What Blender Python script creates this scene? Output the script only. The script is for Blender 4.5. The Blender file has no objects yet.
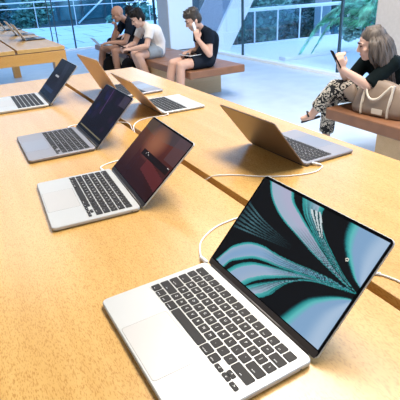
import bpy, bmesh, math, random
from mathutils import Vector, Matrix
PI = math.pi
R = math.radians
rnd = random.Random(7)
scene = bpy.context.scene
COL = scene.collection
V = Vector

# ------------------------------------------------------------------ materials
def nodes(name):
    m = bpy.data.materials.new(name)
    m.use_nodes = True
    nt = m.node_tree
    return m, nt, nt.nodes['Principled BSDF']

def mat(name, col, rough=.5, metal=0., spec=.5, noise=0., nscale=20., coat=0., bump=0., stretch=(1, 1, 1)):
    m, nt, b = nodes(name)
    b.inputs['Roughness'].default_value = rough
    b.inputs['Metallic'].default_value = metal
    b.inputs['Specular IOR Level'].default_value = spec
    b.inputs['Coat Weight'].default_value = coat
    tc = nt.nodes.new('ShaderNodeTexCoord'); mp = nt.nodes.new('ShaderNodeMapping')
    mp.inputs['Scale'].default_value = stretch
    nz = nt.nodes.new('ShaderNodeTexNoise'); nz.inputs['Scale'].default_value = nscale
    nz.inputs['Detail'].default_value = 4
    nt.links.new(tc.outputs['Object'], mp.inputs[0]); nt.links.new(mp.outputs[0], nz.inputs['Vector'])
    rp = nt.nodes.new('ShaderNodeValToRGB')
    a = [max(0, c * (1 - noise)) for c in col]; z = [min(1, c * (1 + noise)) for c in col]
    rp.color_ramp.elements[0].position = .3; rp.color_ramp.elements[1].position = .7
    rp.color_ramp.elements[0].color = (*a, 1); rp.color_ramp.elements[1].color = (*z, 1)
    nt.links.new(nz.outputs['Fac'], rp.inputs[0]); nt.links.new(rp.outputs[0], b.inputs['Base Color'])
    if bump:
        bp = nt.nodes.new('ShaderNodeBump'); bp.inputs['Strength'].default_value = bump
        bp.inputs['Distance'].default_value = .01
        nt.links.new(nz.outputs['Fac'], bp.inputs['Height']); nt.links.new(bp.outputs[0], b.inputs['Normal'])
    return m

def wood_mat(name, dark, mid, light, along=1, rough=.27):
    m, nt, b = nodes(name)
    L = nt.links.new
    tc = nt.nodes.new('ShaderNodeTexCoord')
    def grain(sc, across, length, detail=5):
        mp = nt.nodes.new('ShaderNodeMapping')
        s = [across, across, across]; s[along] = length
        mp.inputs['Scale'].default_value = s
        nz = nt.nodes.new('ShaderNodeTexNoise'); nz.inputs['Scale'].default_value = sc
        nz.inputs['Detail'].default_value = detail
        L(tc.outputs['Object'], mp.inputs[0]); L(mp.outputs[0], nz.inputs['Vector'])
        return nz
    big = grain(3.0, 6.0, .5)
    fine = grain(9.0, 75.0, 19.0, 2)
    rp = nt.nodes.new('ShaderNodeValToRGB')
    rp.color_ramp.elements[0].position = .33; rp.color_ramp.elements[0].color = (*mid, 1)
    rp.color_ramp.elements[1].position = .68; rp.color_ramp.elements[1].color = (*light, 1)
    L(big.outputs['Fac'], rp.inputs[0])
    rf = nt.nodes.new('ShaderNodeValToRGB')
    rf.color_ramp.elements[0].position = .36; rf.color_ramp.elements[0].color = (1, 1, 1, 1)
    rf.color_ramp.elements[1].position = .50; rf.color_ramp.elements[1].color = (0, 0, 0, 1)
    L(fine.outputs['Fac'], rf.inputs[0])
    mx = nt.nodes.new('ShaderNodeMix'); mx.data_type = 'RGBA'
    ml = nt.nodes.new('ShaderNodeMath'); ml.operation = 'MULTIPLY'; ml.inputs[1].default_value = .55
    L(rf.outputs[0], ml.inputs[0]); L(ml.outputs[0], mx.inputs['Factor'])
    L(rp.outputs[0], mx.inputs['A']); mx.inputs['B'].default_value = (*dark, 1)
    L(mx.outputs['Result'], b.inputs['Base Color'])
    b.inputs['Roughness'].default_value = rough
    b.inputs['Specular IOR Level'].default_value = .75
    return m

def glass_mat(name, tint, refl=.06):
    m = bpy.data.materials.new(name); m.use_nodes = True
    nt = m.node_tree; nt.nodes.clear()
    o = nt.nodes.new('ShaderNodeOutputMaterial')
    t = nt.nodes.new('ShaderNodeBsdfTransparent'); t.inputs[0].default_value = (*tint, 1)
    g = nt.nodes.new('ShaderNodeBsdfGlossy'); g.inputs['Roughness'].default_value = .02
    lw = nt.nodes.new('ShaderNodeFresnel'); lw.inputs[0].default_value = 1.3
    mx = nt.nodes.new('ShaderNodeMixShader')
    ml = nt.nodes.new('ShaderNodeMath'); ml.operation = 'MULTIPLY'; ml.inputs[1].default_value = .18
    nt.links.new(lw.outputs[0], ml.inputs[0])
    nt.links.new(ml.outputs[0], mx.inputs[0]); nt.links.new(t.outputs[0], mx.inputs[1]); nt.links.new(g.outputs[0], mx.inputs[2])
    nt.links.new(mx.outputs[0], o.inputs[0])
    return m

def screen_mat(name, strength=1.0):
    m, nt, b = nodes(name)
    at = nt.nodes.new('ShaderNodeVertexColor'); at.layer_name = 'picture'
    b.inputs['Base Color'].default_value = (.01, .01, .012, 1)
    b.inputs['Roughness'].default_value = .08; b.inputs['Specular IOR Level'].default_value = .04
    nt.links.new(at.outputs[0], b.inputs['Emission Color'])
    b.inputs['Emission Strength'].default_value = strength
    return m

def tile_mat(name, col, joint, sx, sy, rough, width=.02):
    m, nt, b = nodes(name)
    tc = nt.nodes.new('ShaderNodeTexCoord')
    br = nt.nodes.new('ShaderNodeTexBrick')
    br.inputs['Color1'].default_value = (*col, 1)
    br.inputs['Color2'].default_value = (*[c * .95 for c in col], 1)
    br.inputs['Mortar'].default_value = (*joint, 1)
    br.inputs['Scale'].default_value = 1.0
    br.inputs['Brick Width'].default_value = sx; br.inputs['Row Height'].default_value = sy
    br.inputs['Mortar Size'].default_value = width
    nt.links.new(tc.outputs['Object'], br.inputs['Vector'])
    nt.links.new(br.outputs['Color'], b.inputs['Base Color'])
    b.inputs['Roughness'].default_value = rough
    return m

def leopard_mat(name):
    m, nt, b = nodes(name)
    tc = nt.nodes.new('ShaderNodeTexCoord')
    nz = nt.nodes.new('ShaderNodeTexNoise'); nz.inputs['Scale'].default_value = 26; nz.inputs['Detail'].default_value = 1
    nz.inputs['Distortion'].default_value = 1.2
    rp = nt.nodes.new('ShaderNodeValToRGB'); rp.color_ramp.interpolation = 'CONSTANT'
    rp.color_ramp.elements[0].color = (.012, .012, .014, 1)
    rp.color_ramp.elements[1].position = .5; rp.color_ramp.elements[1].color = (.62, .56, .47, 1)
    e = rp.color_ramp.elements.new(.62); e.color = (.02, .018, .016, 1)
    nt.links.new(tc.outputs['Object'], nz.inputs['Vector']); nt.links.new(nz.outputs['Fac'], rp.inputs[0])
    nt.links.new(rp.outputs[0], b.inputs['Base Color'])
    b.inputs['Roughness'].default_value = .8
    return m

M = {}
M['wood'] = wood_mat('oak_table', (.30, .115, .018), (.53, .305, .085), (.61, .37, .12))
M['oak_x'] = wood_mat('oak_cross', (.30, .115, .018), (.52, .265, .062), (.58, .31, .08), along=0)
M['oak_z'] = wood_mat('oak_upright', (.30, .115, .018), (.52, .265, .062), (.58, .31, .08), along=2)
M['bench_oak'] = wood_mat('bench_oak', (.36, .20, .08), (.58, .38, .19), (.66, .45, .24), along=0, rough=.5)
M['channel'] = mat('cable_channel_brown', (.16, .075, .022), .6, noise=.15)
M['leather'] = mat('saddle_leather', (.235, .105, .052), .42, noise=.12, nscale=9, bump=.12)
M['silver'] = mat('silver_aluminium', (.50, .505, .495), .42, .35, noise=.01)
M['trackpad'] = mat('silver_trackpad', (.49, .475, .455), .4, .3, noise=.01)
M['grey'] = mat('space_grey_aluminium', (.30, .285, .30), .4, .5, noise=.01)
M['greypad'] = mat('space_grey_trackpad', (.27, .26, .275), .3, .4, noise=.01)
M['gold'] = mat('gold_aluminium', (.62, .42, .25), .4, .45, noise=.01)
M['bronze'] = mat('bronze_grey_lid', (.20, .145, .105), .38, .5, noise=.01)
M['key'] = mat('key_black', (.016, .014, .014), .55, spec=.25, noise=.05)
M['legend'] = mat('key_legend', (.8, .8, .8), .5)
M['hinge'] = mat('hinge_dark', (.035, .028, .025), .4)
M['bezel'] = mat('bezel_black', (.004, .004, .005), .12, spec=.12)
M['line'] = mat('groove_line', (.18, .17, .16), .7)
M['port'] = mat('port_dark', (.02, .02, .02), .6)
M['cable'] = mat('white_cable', (.85, .84, .82), .45)
M['steel'] = mat('steel', (.55, .6, .65), .3, .8)
M['floor'] = mat('pale_terrazzo', (.54, .62, .72), .22, noise=.06, nscale=4)
M['plaster'] = mat('warm_plaster', (.56, .54, .53), .8, noise=.03, nscale=6)
M['stone'] = mat('column_stone', (.50, .475, .46), .7, noise=.05, nscale=25)
M['ceil'] = mat('ceiling_grey', (.14, .14, .14), .9)
M['paving'] = tile_mat('pale_paving', (.42, .60, .76), (.10, .20, .30), 1.5, 1.5, .45, .03)
M['ledge'] = mat('pale_ledge', (.74, .78, .86), .5, noise=.03)
M['beam_lit'] = mat('beam_lit_face', (.80, .85, .90), .6, noise=.02)  # light on the slanted column's right face, put into the colour
M['beam'] = mat('beam_shaded_face', (.27, .34, .46), .6, noise=.03)  # shade on the slanted column's left face, put into the colour
M['mullion'] = mat('mullion_dark', (.03, .07, .09), .4, .3)
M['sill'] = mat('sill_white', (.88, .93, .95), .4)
M['glass'] = glass_mat('clear_glass', (.93, .97, 1.0))
M['rail_glass'] = glass_mat('balustrade_glass', (.72, .88, .94))
M['rail'] = mat('rail_pale', (.62, .74, .82), .3, .3)
M['pane_blue'] = mat('facade_glass', (.05, .16, .21), .12, .2, noise=.35, nscale=1.2)
M['facade'] = mat('facade_slate', (.05, .10, .13), .6, noise=.25, nscale=1.5)
M['facade_pale'] = mat('facade_pale', (.34, .40, .48), .6, noise=.1, nscale=1)
M['lower'] = mat('lower_ground', (.04, .08, .09), .8, noise=.3, nscale=1)
M['leaf_dark'] = mat('leaf_dark', (.035, .11, .10), .5, noise=.6, nscale=2)
M['leaf_mid'] = mat('leaf_mid', (.16, .38, .32), .5, noise=.5, nscale=2)
M['leaf_pale'] = mat('leaf_pale', (.40, .88, .68), .5, noise=.65, nscale=6)
M['frond'] = mat('palm_frond', (.17, .54, .38), .45, noise=.7, nscale=7)
M['bark'] = mat('bark', (.12, .10, .085), .8, noise=.3)
M['skin'] = mat('skin_light', (.60, .36, .27), .55, noise=.05, nscale=8)
M['skin2'] = mat('skin_tan', (.40, .21, .14), .55, noise=.05, nscale=8)
M['skin3'] = mat('skin_fair', (.64, .40, .31), .55, noise=.05, nscale=8)
M['hair'] = mat('hair_black', (.007, .006, .006), .6, spec=.2, noise=.4, nscale=60)
M['hair_br'] = mat('hair_dark_brown', (.03, .022, .017), .5, noise=.4, nscale=60)
M['hair_grey'] = mat('hair_ash', (.105, .082, .067), .55, noise=.65, nscale=14, stretch=(3, 3, .6))
M['navy'] = mat('navy_cotton', (.007, .011, .020), .9, spec=.1, noise=.25, nscale=14)
M['black_cloth'] = mat('black_cotton', (.004, .008, .009), .9, spec=.1, noise=.2, nscale=14)
M['white_cloth'] = mat('white_cotton', (.74, .70, .66), .85, noise=.05, nscale=10)
M['grey_cloth'] = mat('grey_shorts', (.26, .30, .34), .85, noise=.1, nscale=10)
M['shorts'] = mat('charcoal_shorts', (.013, .017, .026), .9, spec=.1, noise=.2, nscale=10)
M['leopard'] = leopard_mat('patterned_trousers')
M['taupe'] = mat('taupe_leather', (.25, .185, .14), .5, noise=.1, nscale=9, bump=.1)
M['cream'] = mat('cream_leather', (.66, .58, .48), .5)
M['eye'] = mat('eye_dark', (.02, .015, .012), .3)
M['lip'] = mat('lip', (.50, .24, .19), .5)
M['rubber'] = mat('shoe_black', (.02, .02, .022), .6)
M['white_pl'] = mat('white_plastic', (.8, .8, .8), .4)
M['bag'] = mat('black_nylon', (.005, .005, .006), .85, spec=.1, noise=.2)
M['lamp'] = None

M['pale_lid'] = mat('pale_silver_lid', (.72, .70, .69), .5, 0)
M['midnight'] = mat('midnight_aluminium', (.04, .04, .048), .4, .3)
# ------------------------------------------------------------------ mesh helpers
def obj(name, bm, material, parent=None, smooth=False, loc=None, mats=None):
    me = bpy.data.meshes.new(name)
    bm.normal_update(); bm.to_mesh(me); bm.free()
    for mm in (mats or [material]): me.materials.append(mm)
    if smooth:
        for p in me.polygons: p.use_smooth = True
    o = bpy.data.objects.new(name, me); COL.objects.link(o)
    if parent: o.parent = parent
    if loc is not None: o.location = loc
    return o

def tag(o, label, cat, group=None, kind=None):
    if label: o['label'] = label
    if cat: o['category'] = cat
    if group: o['group'] = group
    if kind: o['kind'] = kind
    return o

def thing(name, label, cat, loc=(0, 0, 0), rz=0., group=None):
    o = bpy.data.objects.new(name, None); COL.objects.link(o)
    o.empty_display_size = .1
    o.location = loc; o.rotation_euler = (0, 0, rz)
    return tag(o, label, cat, group)

def struct(name, bm, m, parent=None, mats=None):
    o = obj(name, bm, m, parent, mats=mats)
    if not parent: o['kind'] = 'structure'
    return o

def box(bm, x0, x1, y0, y1, z0, z1, bev=0., seg=2):
    r = bmesh.ops.create_cube(bm, size=1.0)
    vs = r['verts']
    for v in vs:
        v.co = V((x0 + (v.co.x + .5) * (x1 - x0), y0 + (v.co.y + .5) * (y1 - y0), z0 + (v.co.z + .5) * (z1 - z0)))
    if bev:
        es = list({e for v in vs for e in v.link_edges})
        bmesh.ops.bevel(bm, geom=es, offset=bev, segments=seg, affect='EDGES', profile=.5)
    return vs

def bx(*a, **k):
    bm = bmesh.new(); box(bm, *a, **k); return bm

def rrect(w0, w1, d0, d1, r, n=6):
    pts = []
    for cx, cy, a0 in ((w1 - r, d1 - r, 0), (w0 + r, d1 - r, 90), (w0 + r, d0 + r, 180), (w1 - r, d0 + r, 270)):
        for i in range(n + 1):
            a = R(a0 + 90 * i / n); pts.append((cx + r * math.cos(a), cy + r * math.sin(a)))
    return pts

def slab(bm, x0, x1, y0, y1, z0, z1, r, edge=0., n=6, mi=0):
    """rounded rectangle plate with a small softened edge"""
    levels = [(0, z0), (0, z1)] if not edge else [(edge, z0), (0, z0 + edge), (0, z1 - edge * .5), (edge * .5, z1)]
    rings = []
    for ins, z in levels:
        rings.append([bm.verts.new((x, y, z)) for x, y in rrect(x0 + ins, x1 - ins, y0 + ins, y1 - ins, max(r - ins, .0004), n)])
    k = len(rings[0]); fs = []
    for a, b in zip(rings, rings[1:]):
        for i in range(k):
            fs.append(bm.faces.new((a[i], a[(i + 1) % k], b[(i + 1) % k], b[i])))
    fs.append(bm.faces.new(rings[-1])); fs.append(bm.faces.new(rings[0][::-1]))
    for f in fs: f.material_index = mi
    return fs

def frame_of(d):
    d = d.normalized()
    a = V((0, 0, 1)) if abs(d.z) < .9 else V((1, 0, 0))
    x = d.cross(a).normalized(); return x, d.cross(x).normalized()

def tube(bm, pts, rad, n=8, cap=True, flat=1.0):
    pts = [V(p) for p in pts]; rings = []
    x = None
    for i, p in enumerate(pts):
        d = (pts[min(i + 1, len(pts) - 1)] - pts[max(i - 1, 0)]).normalized()
        if x is None: x, y = frame_of(d)
        else:
            x = (x - d * x.dot(d)).normalized(); y = d.cross(x)
        r = rad[i] if isinstance(rad, (list, tuple)) else rad
        rings.append([bm.verts.new(p + x * r * math.cos(2 * PI * k / n) + y * r * flat * math.sin(2 * PI * k / n)) for k in range(n)])
    for a, b in zip(rings, rings[1:]):
        for k in range(n): bm.faces.new((a[k], a[(k + 1) % n], b[(k + 1) % n], b[k]))
    if cap: bm.faces.new(rings[0][::-1]); bm.faces.new(rings[-1])

def spline(pts, n=6):
    pts = [V(p) for p in pts]; out = []
    for i in range(len(pts) - 1):
        p0, p1, p2, p3 = pts[max(i - 1, 0)], pts[i], pts[i + 1], pts[min(i + 2, len(pts) - 1)]
        for k in range(n):
            t = k / n
            out.append(.5 * ((2 * p1) + (p2 - p0) * t + (2 * p0 - 5 * p1 + 4 * p2 - p3) * t * t + (3 * p1 - p0 - 3 * p2 + p3) * t ** 3))
    out.append(pts[-1]); return out

def capsule(bm, a, b, ra, rb, n=14, flat0=False, flat1=False):
    a, b = V(a), V(b); d = b - a; L = d.length
    if L < 1e-6: d = V((0, 0, 1))
    d = d.normalized(); x, y = frame_of(d); prof = []
    if flat0: prof += [(0, ra * .98), (0, ra)]
    else:
        for i in range(1, 6): q = PI / 2 * i / 5; prof.append((-ra * math.cos(q), ra * math.sin(q)))
    if flat1: prof += [(L, rb)]
    else:
        for i in range(0, 5): q = PI / 2 * i / 5; prof.append((L + rb * math.sin(q), rb * math.cos(q)))
    rings = [[bm.verts.new(a + d * h + x * r * math.cos(2 * PI * k / n) + y * r * math.sin(2 * PI * k / n)) for k in range(n)] for h, r in prof]
    for p, q in zip(rings, rings[1:]):
        for k in range(n): bm.faces.new((p[k], p[(k + 1) % n], q[(k + 1) % n], q[k]))
    bm.faces.new(rings[0][::-1]); bm.faces.new(rings[-1])

def ellip(bm, c, ax, ra, u=16, v=10):
    """ellipsoid: ax = three unit axes, ra = three radii"""
    r = bmesh.ops.create_uvsphere(bm, u_segments=u, v_segments=v, radius=1)
    for p in r['verts']:
        q = p.co.copy(); p.co = V(c) + ax[0] * q.x * ra[0] + ax[1] * q.y * ra[1] + ax[2] * q.z * ra[2]

def fused(name, bm, voxel, material, parent=None, smooth=4):
    """one continuous closed skin over everything in bm"""
    bmesh.ops.recalc_face_normals(bm, faces=bm.faces)
    o = obj(name, bm, material, parent)
    md = o.modifiers.new('r', 'REMESH'); md.mode = 'VOXEL'; md.voxel_size = voxel; md.use_smooth_shade = True
    sm = o.modifiers.new('s', 'SMOOTH'); sm.factor = .5; sm.iterations = smooth
    dg = bpy.context.evaluated_depsgraph_get()
    me = bpy.data.meshes.new_from_object(o.evaluated_get(dg))
    o.modifiers.clear()
    old = o.data; o.data = me; bpy.data.meshes.remove(old)
    for p in me.polygons: p.use_smooth = True
    return o

# ------------------------------------------------------------------ laptops
KW, KD = .302, .215
ROWS = [
    [('esc', 1.5)] + [('F%d' % i, 1) for i in range(1, 13)] + [('', 1)],
    [(c, 1) for c in '`1234567890-='] + [('delete', 1.5)],
    [('tab', 1.5)] + [(c, 1) for c in 'QWERTYUIOP[]\\'],
    [('caps lock', 1.75)] + [(c, 1) for c in "ASDFGHJKL;'"] + [('return', 1.75)],
    [('shift', 2.25)] + [(c, 1) for c in 'ZXCVBNM,./'] + [('shift', 2.25)],
    [('fn', 1), ('control', 1), ('option', 1), ('command', 1.25), ('', 5), ('command', 1.25), ('option', 1), ('<', 1), ('^v', 1), ('>', 1)]]

def text_mesh(s, size):
    cu = bpy.data.curves.new('legend', 'FONT'); cu.body = s; cu.size = size
    cu.align_x = 'CENTER'; cu.align_y = 'CENTER'; cu.resolution_u = 2
    o = bpy.data.objects.new('legend', cu); COL.objects.link(o)
    dg = bpy.context.evaluated_depsgraph_get()
    me = bpy.data.meshes.new_from_object(o.evaluated_get(dg))
    bpy.data.objects.remove(o); bpy.data.curves.remove(cu)
    return me

KEYS = None
def build_keys():
    """list of (mesh, x, y); key meshes carry their printed legends"""
    out = []; u = .276 / 14.5; pitch = .0187; y0 = -.0155
    for ri, row in enumerate(ROWS):
        x = -.138
        yc = y0 - pitch * (ri + .5)
        for s, w in row:
            ww = w * u
            cells = [(s, 0., .0158)]
            if s == '^v': cells = [('^', .0042, .0074), ('v', -.0042, .0074)]
            elif s in '<>' and s: cells = [(s, -.0042, .0074)]
            for t, dy, h in cells:
                bm = bmesh.new()
                hw = (ww - .0027) / 2
                slab(bm, -hw, hw, -h / 2, h / 2, 0, .0012, .0018, .0003, 3)
                if t and ri + 1:
                    big = len(t) == 1
                    tm = text_mesh(t, .0062 if big else .0030)
                    k0 = len(bm.verts)
                    bm2 = bmesh.new(); bm2.from_mesh(tm)
                    mp = {}
                    for v in bm2.verts: mp[v.index] = bm.verts.new((v.co.x, v.co.y - (0 if big else .004), .00126))
                    for f in bm2.faces:
                        try: nf = bm.faces.new([mp[v.index] for v in f.verts]); nf.material_index = 1
                        except ValueError: pass
                    bm2.free(); bpy.data.meshes.remove(tm)
                me = bpy.data.meshes.new('key'); bm.normal_update(); bm.to_mesh(me); bm.free()
                me.materials.append(M['key']); me.materials.append(M['legend'])
                out.append((me, x + ww / 2, yc + dy))
            x += ww
    return out

def lin(c):
    c = c / 255.
    return c / 12.92 if c <= .04045 else ((c + .055) / 1.055) ** 2.4

class Pic:
    """a small raster painted on a display"""
    def __init__(s, w, h, bg=(0, 0, 0)):
        s.w, s.h = w, h; s.p = [list(bg) for _ in range(w * h)]
    def put(s, u, v, c, a=1.):
        x, y = int(u * s.w), int(v * s.h)
        if 0 <= x < s.w and 0 <= y < s.h:
            q = s.p[y * s.w + x]
            for k in range(3): q[k] = q[k] * (1 - a) + c[k] * a
    def strip(s, A, B, colf, nt=420, ns=90):
        A = [V((*p, 0)) for p in A]; B = [V((*p, 0)) for p in B]
        A, B = spline(A, 14), spline(B, 14)
        def at(Q, t):
            f = t * (len(Q) - 1); i = min(int(f), len(Q) - 2); return Q[i].lerp(Q[i + 1], f - i)
        for i in range(nt):
            t = i / (nt - 1); a, b = at(A, t), at(B, t)
            m = max(2, int((b - a).length * s.h * 1.6) + 2)
            for j in range(m):
                f = j / (m - 1); q = a.lerp(b, f)
                c = colf(t, f)
                if c: s.put(q.x, q.y, c)

def mixc(a, b, t):
    t = max(0, min(1, t)); return [a[k] * (1 - t) + b[k] * t for k in range(3)]

TEAL, LTEAL, PALE, BLUE, DARK = (38, 140, 142), (95, 190, 190), (165, 182, 204), (132, 168, 204), (3, 8, 12)

def wallpaper_swirl():
    p = Pic(240, 156, DARK)
    K = (1.0, .472)
    def petal(fill, rim0=.1, rim1=.1, streak=0., seed=0):
        def f(t, s):
            c = mixc(fill, PALE, .5 + .5 * math.sin(s * 5 + seed))
            if s < rim0: c = mixc(TEAL, LTEAL, s / rim0)
            if s > 1 - rim1: c = mixc(LTEAL, TEAL, (s - 1 + rim1) / rim1)
            k = math.sin(s * 34 + seed * 3 + 2 * math.sin(t * 5))
            if t > streak:
                q = min(1, (t - streak) * 2.2)
                c = mixc(c, TEAL if k > -.1 else (2, 14, 18), q * (.85 if k < .55 else .35))
            return c
        return f
    # fan of fine streaks from the upper left edge
    for i in range(13):
        y = .30 + i * .024
        e = (.50, .455 + (i - 6) * .003)
        def f(t, s, i=i): return mixc((70, 110, 120), (5, 20, 24), abs(t - .35) * 1.6) if i % 2 == 0 else (3, 10, 14)
        p.strip([(.0, y), (.2, .38 + i * .014), e], [(.0, y + .018), (.2, .386 + i * .014), (e[0], e[1] + .003)], f, 260)
    # upper petal
    p.strip([(.045, -.02), (.13, .118), (.236, .217), (.343, .279), (.484, .332), (.635, .386), (.80, .43), (.93, .461), K],
            [(.275, -.02), (.33, .074), (.422, .145), (.5, .2), (.584, .255), (.7, .333), (.827, .405), (.946, .454), K],
            petal((176, 178, 204), .07, .1, .42, 1))
    # narrow streaked petal beside it
    p.strip([(.36, -.02), (.40, .06), (.46, .14), (.55, .215), (.66, .30), (.80, .39), (.94, .452), K],
            [(.545, -.02), (.555, .06), (.60, .14), (.68, .235), (.77, .315), (.87, .395), (.96, .45), K],
            petal((70, 150, 158), .2, .2, .05, 4))
    p.strip([(.47, .06), (.50, .10), (.56, .16), (.62, .23)], [(.54, .05), (.575, .10), (.61, .16), (.655, .235)],
            lambda t, s: (205, 218, 222) if math.sin(s * 14 + t * 4) > -.2 else (20, 70, 76), 200)
    # left petals, curling up from the lower edge
    p.strip([(.04, .99), (.075, .85), (.106, .763), (.198, .649), (.318, .593), (.456, .580), (.572, .556), (.706, .517), (.835, .489), (.957, .475), K],
            [(.135, 1.0), (.16, .91), (.216, .841), (.308, .745), (.40, .70), (.48, .675), (.58, .635), (.71, .575), (.84, .525), (.96, .484), K],
            petal(BLUE, .12, .16, .38, 2))
    p.strip([(.17, 1.02), (.22, .90), (.30, .80), (.40, .735), (.50, .685), (.60, .635), (.72, .575), (.85, .52), (.96, .484), K],
            [(.36, 1.02), (.40, .93), (.47, .83), (.55, .745), (.62, .675), (.70, .61), (.80, .555), (.90, .513), (.97, .487), K],
            petal((150, 176, 206), .16, .2, .30, 3))
    p.strip([(.37, 1.02), (.43, .93), (.50, .84), (.57, .755), (.64, .68), (.72, .61), (.82, .55), (.95, .492), K],
            [(.50, 1.02), (.565, .915), (.59, .82), (.625, .73), (.67, .665), (.74, .60), (.84, .548), (.96, .492), K],
            petal((60, 120, 130), .2, .3, .05, 5))
    # disc at the upper right and at the lower right
    def disc(t, s):
        if s < .06: return mixc((10, 50, 56), TEAL, s / .06)
        if s < .16: return mixc(TEAL, LTEAL, (s - .06) / .1)
        c = mixc(LTEAL, BLUE, (s - .16) / .12)
        if s > .45: c = mixc(c, (170, 194, 220), .5 + .5 * math.sin(s * 9 + t * 2))
        return c
    p.strip([(.735, -.02), (.745, .06), (.757, .115), (.789, .192), (.838, .265), (.892, .329), (.945, .385), (1.01, .425)],
            [(1.02, -.02), (1.02, .05), (1.02, .10), (1.02, .18), (1.02, .25), (1.02, .32), (1.02, .38), (1.02, .43)], disc)
    p.strip([(.70, 1.02), (.718, .95), (.741, .858), (.786, .733), (.869, .624), (.945, .555), (1.01, .52)],
            [(1.02, 1.02), (1.02, .95), (1.02, .86), (1.02, .75), (1.02, .66), (1.02, .6), (1.02, .53)], disc)
    for a in range(60):   # small bright mark inside the upper disc
        p.put(.853 + .008 * math.cos(a), .283 + .012 * math.sin(a), (240, 236, 220), .8)
    return p

def wallpaper_brown():
    p = Pic(120, 80, (34, 12, 14))
    for y in range(80):
        for x in range(120):
            u, v = x / 120, y / 80
            c = mixc((104, 50, 38), (42, 12, 14), v * 1.15)
            if v < .16 + .05 * math.sin(u * 4): c = (70, 58, 62)  # greyish sheen along the screen top, painted into the picture
            d = (u - .42) ** 2 * 1.5 + (v - .27) ** 2
            c = mixc(c, (146, 92, 66), max(0, 1 - d * 9))
            if u < .22: c = mixc(c, (96, 74, 48), .5 * (1 - v))
            if u > .76 and v < .4: c = mixc(c, (86, 66, 72), .7)
            if abs(v - .62 - .2 * (u - .5)) < .10 and u > .5: c = mixc(c, (112, 44, 46), .6)
            if .44 < v < .54 and .30 < u < .97: c = (22, 10, 10)
            p.p[y * 120 + x] = list(c)
    for (u, v) in ((.40, .49), (.46, .495), (.43, .47), (.93, .455), (.95, .46)):
        for dx in (0, .008): p.put(u + dx, v, (235, 225, 220))
    return p

def wallpaper_violet():
    p = Pic(120, 80, (14, 10, 26))
    r = random.Random(4)
    blobs = [(r.random(), r.random(), .05 + .12 * r.random(), r.choice([(38, 18, 52), (26, 20, 84), (52, 22, 54), (14, 8, 16)])) for _ in range(26)]
    for y in range(80):
        for x in range(120):
            u, v = x / 120, y / 80; c = [22, 12, 26]
            for bx_, by_, br_, bc in blobs:
                d = ((u - bx_) ** 2 * 1.4 + (v - by_) ** 2) / br_ ** 2
                c = mixc(c, bc, .8 * max(0, 1 - d))
            if abs(u - .36 - .12 * v) < .012 and v < .55: c = mixc(c, (120, 80, 150), .7)
            if u > .78 and v < .22: c = mixc(c, (96, 88, 104), .7)  # reflection in the top right corner, painted into the picture
            if abs(v - .93) < .012 and .05 < u < .95: c = (150, 140, 110)
            if v > .95: c = (26, 24, 28)
            p.p[y * 120 + x] = list(c)
    return p

def wallpaper_slate():
    p = Pic(90, 60, (20, 20, 30))
    for y in range(60):
        for x in range(90):
            u, v = x / 90, y / 60
            c = mixc((46, 47, 54), (26, 20, 26), v * 1.3)
            if abs(u - .55 - .3 * v) < .12: c = mixc(c, (70, 72, 92), .4)
            if v > .55: c = mixc(c, (40, 30, 42), .6)
            if abs(v - .42) < .02 and .28 < u < .52: c = (205, 205, 210)
            if abs(v - .80) < .05 and u < .7: c = (48, 56, 88)
            p.p[y * 90 + x] = list(c)
    return p

def display(name, pic, x0, x1, z0, z1, w, strength, parent):
    """glowing panel in the lid plane: x across, z up the lid, picture as face colours"""
    me = bpy.data.meshes.new(name); W, Hh = pic.w, pic.h
    vs = [(x0 + (x1 - x0) * i / W, w, z1 + (z0 - z1) * j / Hh) for j in range(Hh + 1) for i in range(W + 1)]
    fs = []
    for j in range(Hh):
        for i in range(W):
            a = j * (W + 1) + i; fs.append((a + W + 1, a + W + 2, a + 1, a))
    me.from_pydata(vs, [], fs)
    at = me.color_attributes.new('picture', 'FLOAT_COLOR', 'CORNER')
    buf = []
    for c in pic.p:
        q = [lin(max(0, min(255, k))) for k in c] + [1.]
        buf += q * 4
    at.data.foreach_set('color', buf)
    me.materials.append(screen_mat(name + '_glow', strength))
    o = bpy.data.objects.new(name, me); COL.objects.link(o); o.parent = parent
    return o

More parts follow.
